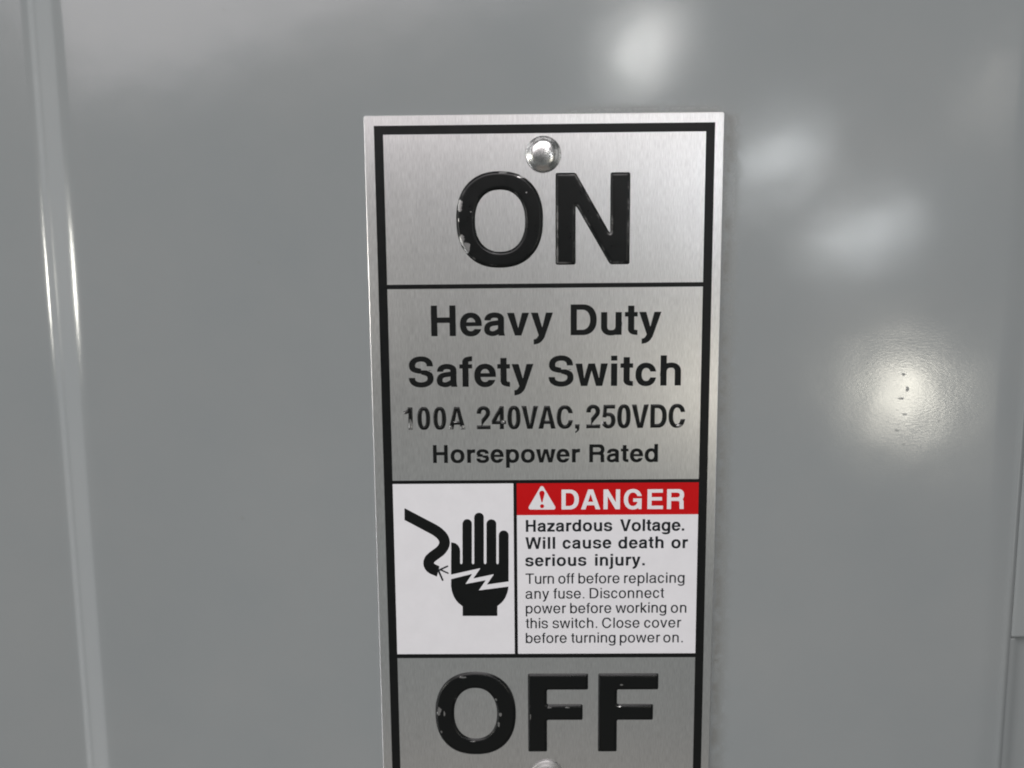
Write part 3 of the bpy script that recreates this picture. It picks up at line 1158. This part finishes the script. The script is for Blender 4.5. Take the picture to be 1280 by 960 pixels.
on = empty('on_marking', plate)
off = empty('off_marking', plate)
HG, RN = 0.42, 0.78
ZO = 6.4
chips = [(*at(550 + 160 / ZO, 200 + 366 / ZO), .45, 1.15), (*at(550 + 176 / ZO, 200 + 640 / ZO), .52, 1.1), (*at(550 + 212 / ZO, 200 + 708 / ZO), .72, 1.05),
         (*at(550 + 150 / ZO, 200 + 480 / ZO), .14, .5), (*at(550 + 640 / ZO, 200 + 135 / ZO), 1.0, .22), (*at(550 + 690 / ZO, 200 + 262 / ZO), .16, .12),
         (*at(550 + 248 / ZO, 200 + 416 / ZO), .14, .11), (*at(550 + 505 / ZO, 200 + 100 / ZO), .8, .14)]
o1 = emboss('embossed_letter', [px_oval(570.2, 214, 678.9, 334.7, 2.3), px_oval(593.8, 237.2, 656.3, 314.8, 2.25)[::-1]], HG, RN, mat_emboss('chipped_black_paint', chips, .5), on, .16)
o1['label'] = 'raised black letter O with paint chipped off its left side'
Npts = zoomed(680, 200, ZO, [(90, 100), (262, 100), (532, 588), (532, 100), (688, 100), (688, 836), (524, 836), (249, 362), (249, 836), (94, 836)])
Nl = soften(square_up(px_poly(Npts)), .5)
o2 = emboss('embossed_letter', [Nl[::-1]], HG, RN, mat_emboss('rubbed_black_paint', [], .8), on, .16)
o2['label'] = 'raised black letter N with rubbed shiny edges'
chips = [(*at(549, 889.5), .45, .85), (*at(555.6, 890.8), .16, .6), (*at(625.6, 892), .3, .38), (*at(620, 873.8), .2, .28), (*at(623.4, 904.5), .16, .5),
         (*at(578, 845.6), .75, .2), (*at(592, 925.8), .6, .1), (*at(552, 914), .14, .25)]
M_E3 = mat_emboss('black_paint_worn', chips, .1)
o3 = emboss('embossed_letter', [px_oval(544.4, 839.8, 644.8, 942.8, 2.3), px_oval(567.8, 860, 621.3, 923.1, 2.2)[::-1]], HG, RN * 1.25, M_E3, off, .16)
o3['label'] = 'raised black letter O with small nicks in its paint'
chips = [(*at(663, 895), .14, .6), (*at(687.5, 883.4), .5, .12), (*at(709.5, 883.4), .5, .1), (*at(774, 882.3), .4, .12), (*at(777, 855), .3, .16)]  # nicks, plus two thin glints painted along the first F's middle arm
M_E4 = mat_emboss('black_paint_nicks_glints', chips, .15)
F1 = zoomed(650, 830, 7.11, [(68, 85), (605, 85), (605, 228), (240, 228), (240, 357), (557, 357), (557, 497), (240, 497), (240, 778), (75, 778)])
F2 = zoomed(650, 830, 7.11, [(692, 83), (1230, 83), (1230, 226), (862, 226), (862, 355), (1182, 355), (1182, 496), (862, 496), (860, 777), (695, 777)])
for Fp, lb in ((F1, 'raised black letter F in the middle of OFF'), (F2, 'raised black letter F at the end of OFF')):
    q = emboss('embossed_letter', [soften(square_up(px_poly(Fp), .9), .4)[::-1]], HG, RN * 1.15, M_E4, off, .16)
    q['label'] = lb

# stamped rating line
rate = empty('rating_line', plate)
c5 = capmm(560, 508.9, 536.9)
c6 = capmm(790, 505.9, 535.2)
chips = [(*at(513.2, 532.5), .45, .8), (*at(513.2, 527), .30, .5), (*at(505.6, 516.3), .25, .2), (*at(561.5, 535), .5, .42), (*at(579, 534.2), .5, .42), (*at(628.5, 527.5), .3, .3),
         (*at(848.5, 532.0), .7, .25), (*at(744, 530.8), .6, .06), (*at(606, 531.5), .6, .05), (*at(617, 516), .14, .6), (*at(752.5, 529), .2, .25), (*at(569, 527.4), .5, .1)]
M_RATE = mat_emboss('stamped_black_paint', chips, .35)
for wd, pa, pb, cc in (('100A', (504.9, 537.2), (581.9, 536.7), c5), ('240VAC,', (596.1, 536.6), (724.3, 535.5), (c5 + c6) / 2), ('250VDC', (732.7, 535.4), (856.3, 534.4), c6)):
    for (c, loops, ox, oy, k) in lay_word(wd, 'cond', pa, pb, cc):
        LL = [[(x * k + ox, y * k + oy) for x, y in l] for l in loops]
        q = emboss('stamped_character', LL, 0.20, 0.36, M_RATE, rate, .055)
        q['label'] = 'stamped black character ' + c

# ------------------------------------------------------------------ rivets
def rivet(px, py, R, mat=None):
    cx, cy = at(px, py, T0 + .5)
    prof = [(R, 0.0), (R * 1.0, .10), (R * .985, .22), (R * .95, .34), (R * .90, .45), (R * .84, .56), (R * .78, .66), (R * .73, .78), (R * .66, .92), (R * .57, 1.04), (R * .46, 1.13), (R * .32, 1.20), (R * .16, 1.24), (0, 1.25)]
    N = 64
    V, F = [], []
    for r, z in prof[:-1]:
        V += [(r * math.cos(2 * math.pi * i / N), r * math.sin(2 * math.pi * i / N), z) for i in range(N)]
    V.append((0, 0, prof[-1][1]))
    for k in range(len(prof) - 2):
        F += [(k * N + i, k * N + (i + 1) % N, (k + 1) * N + (i + 1) % N, (k + 1) * N + i) for i in range(N)]
    b = (len(prof) - 2) * N
    F += [(b + i, b + (i + 1) % N, len(V) - 1) for i in range(N)]
    return mesh_obj('rivet', V, F, mat or M_RIVET, plate, smooth=True, loc=(cx, cy, T0 + .005))


r1 = rivet(679.0, 192.3, 3.83)
r1['label'] = 'domed aluminium rivet above the word ON'
r2 = rivet(683.5, 970.0, 3.83, mat_rivet('dull_rivet_aluminium', 0.6, 0.45))
r2['label'] = 'domed aluminium rivet below the word OFF'
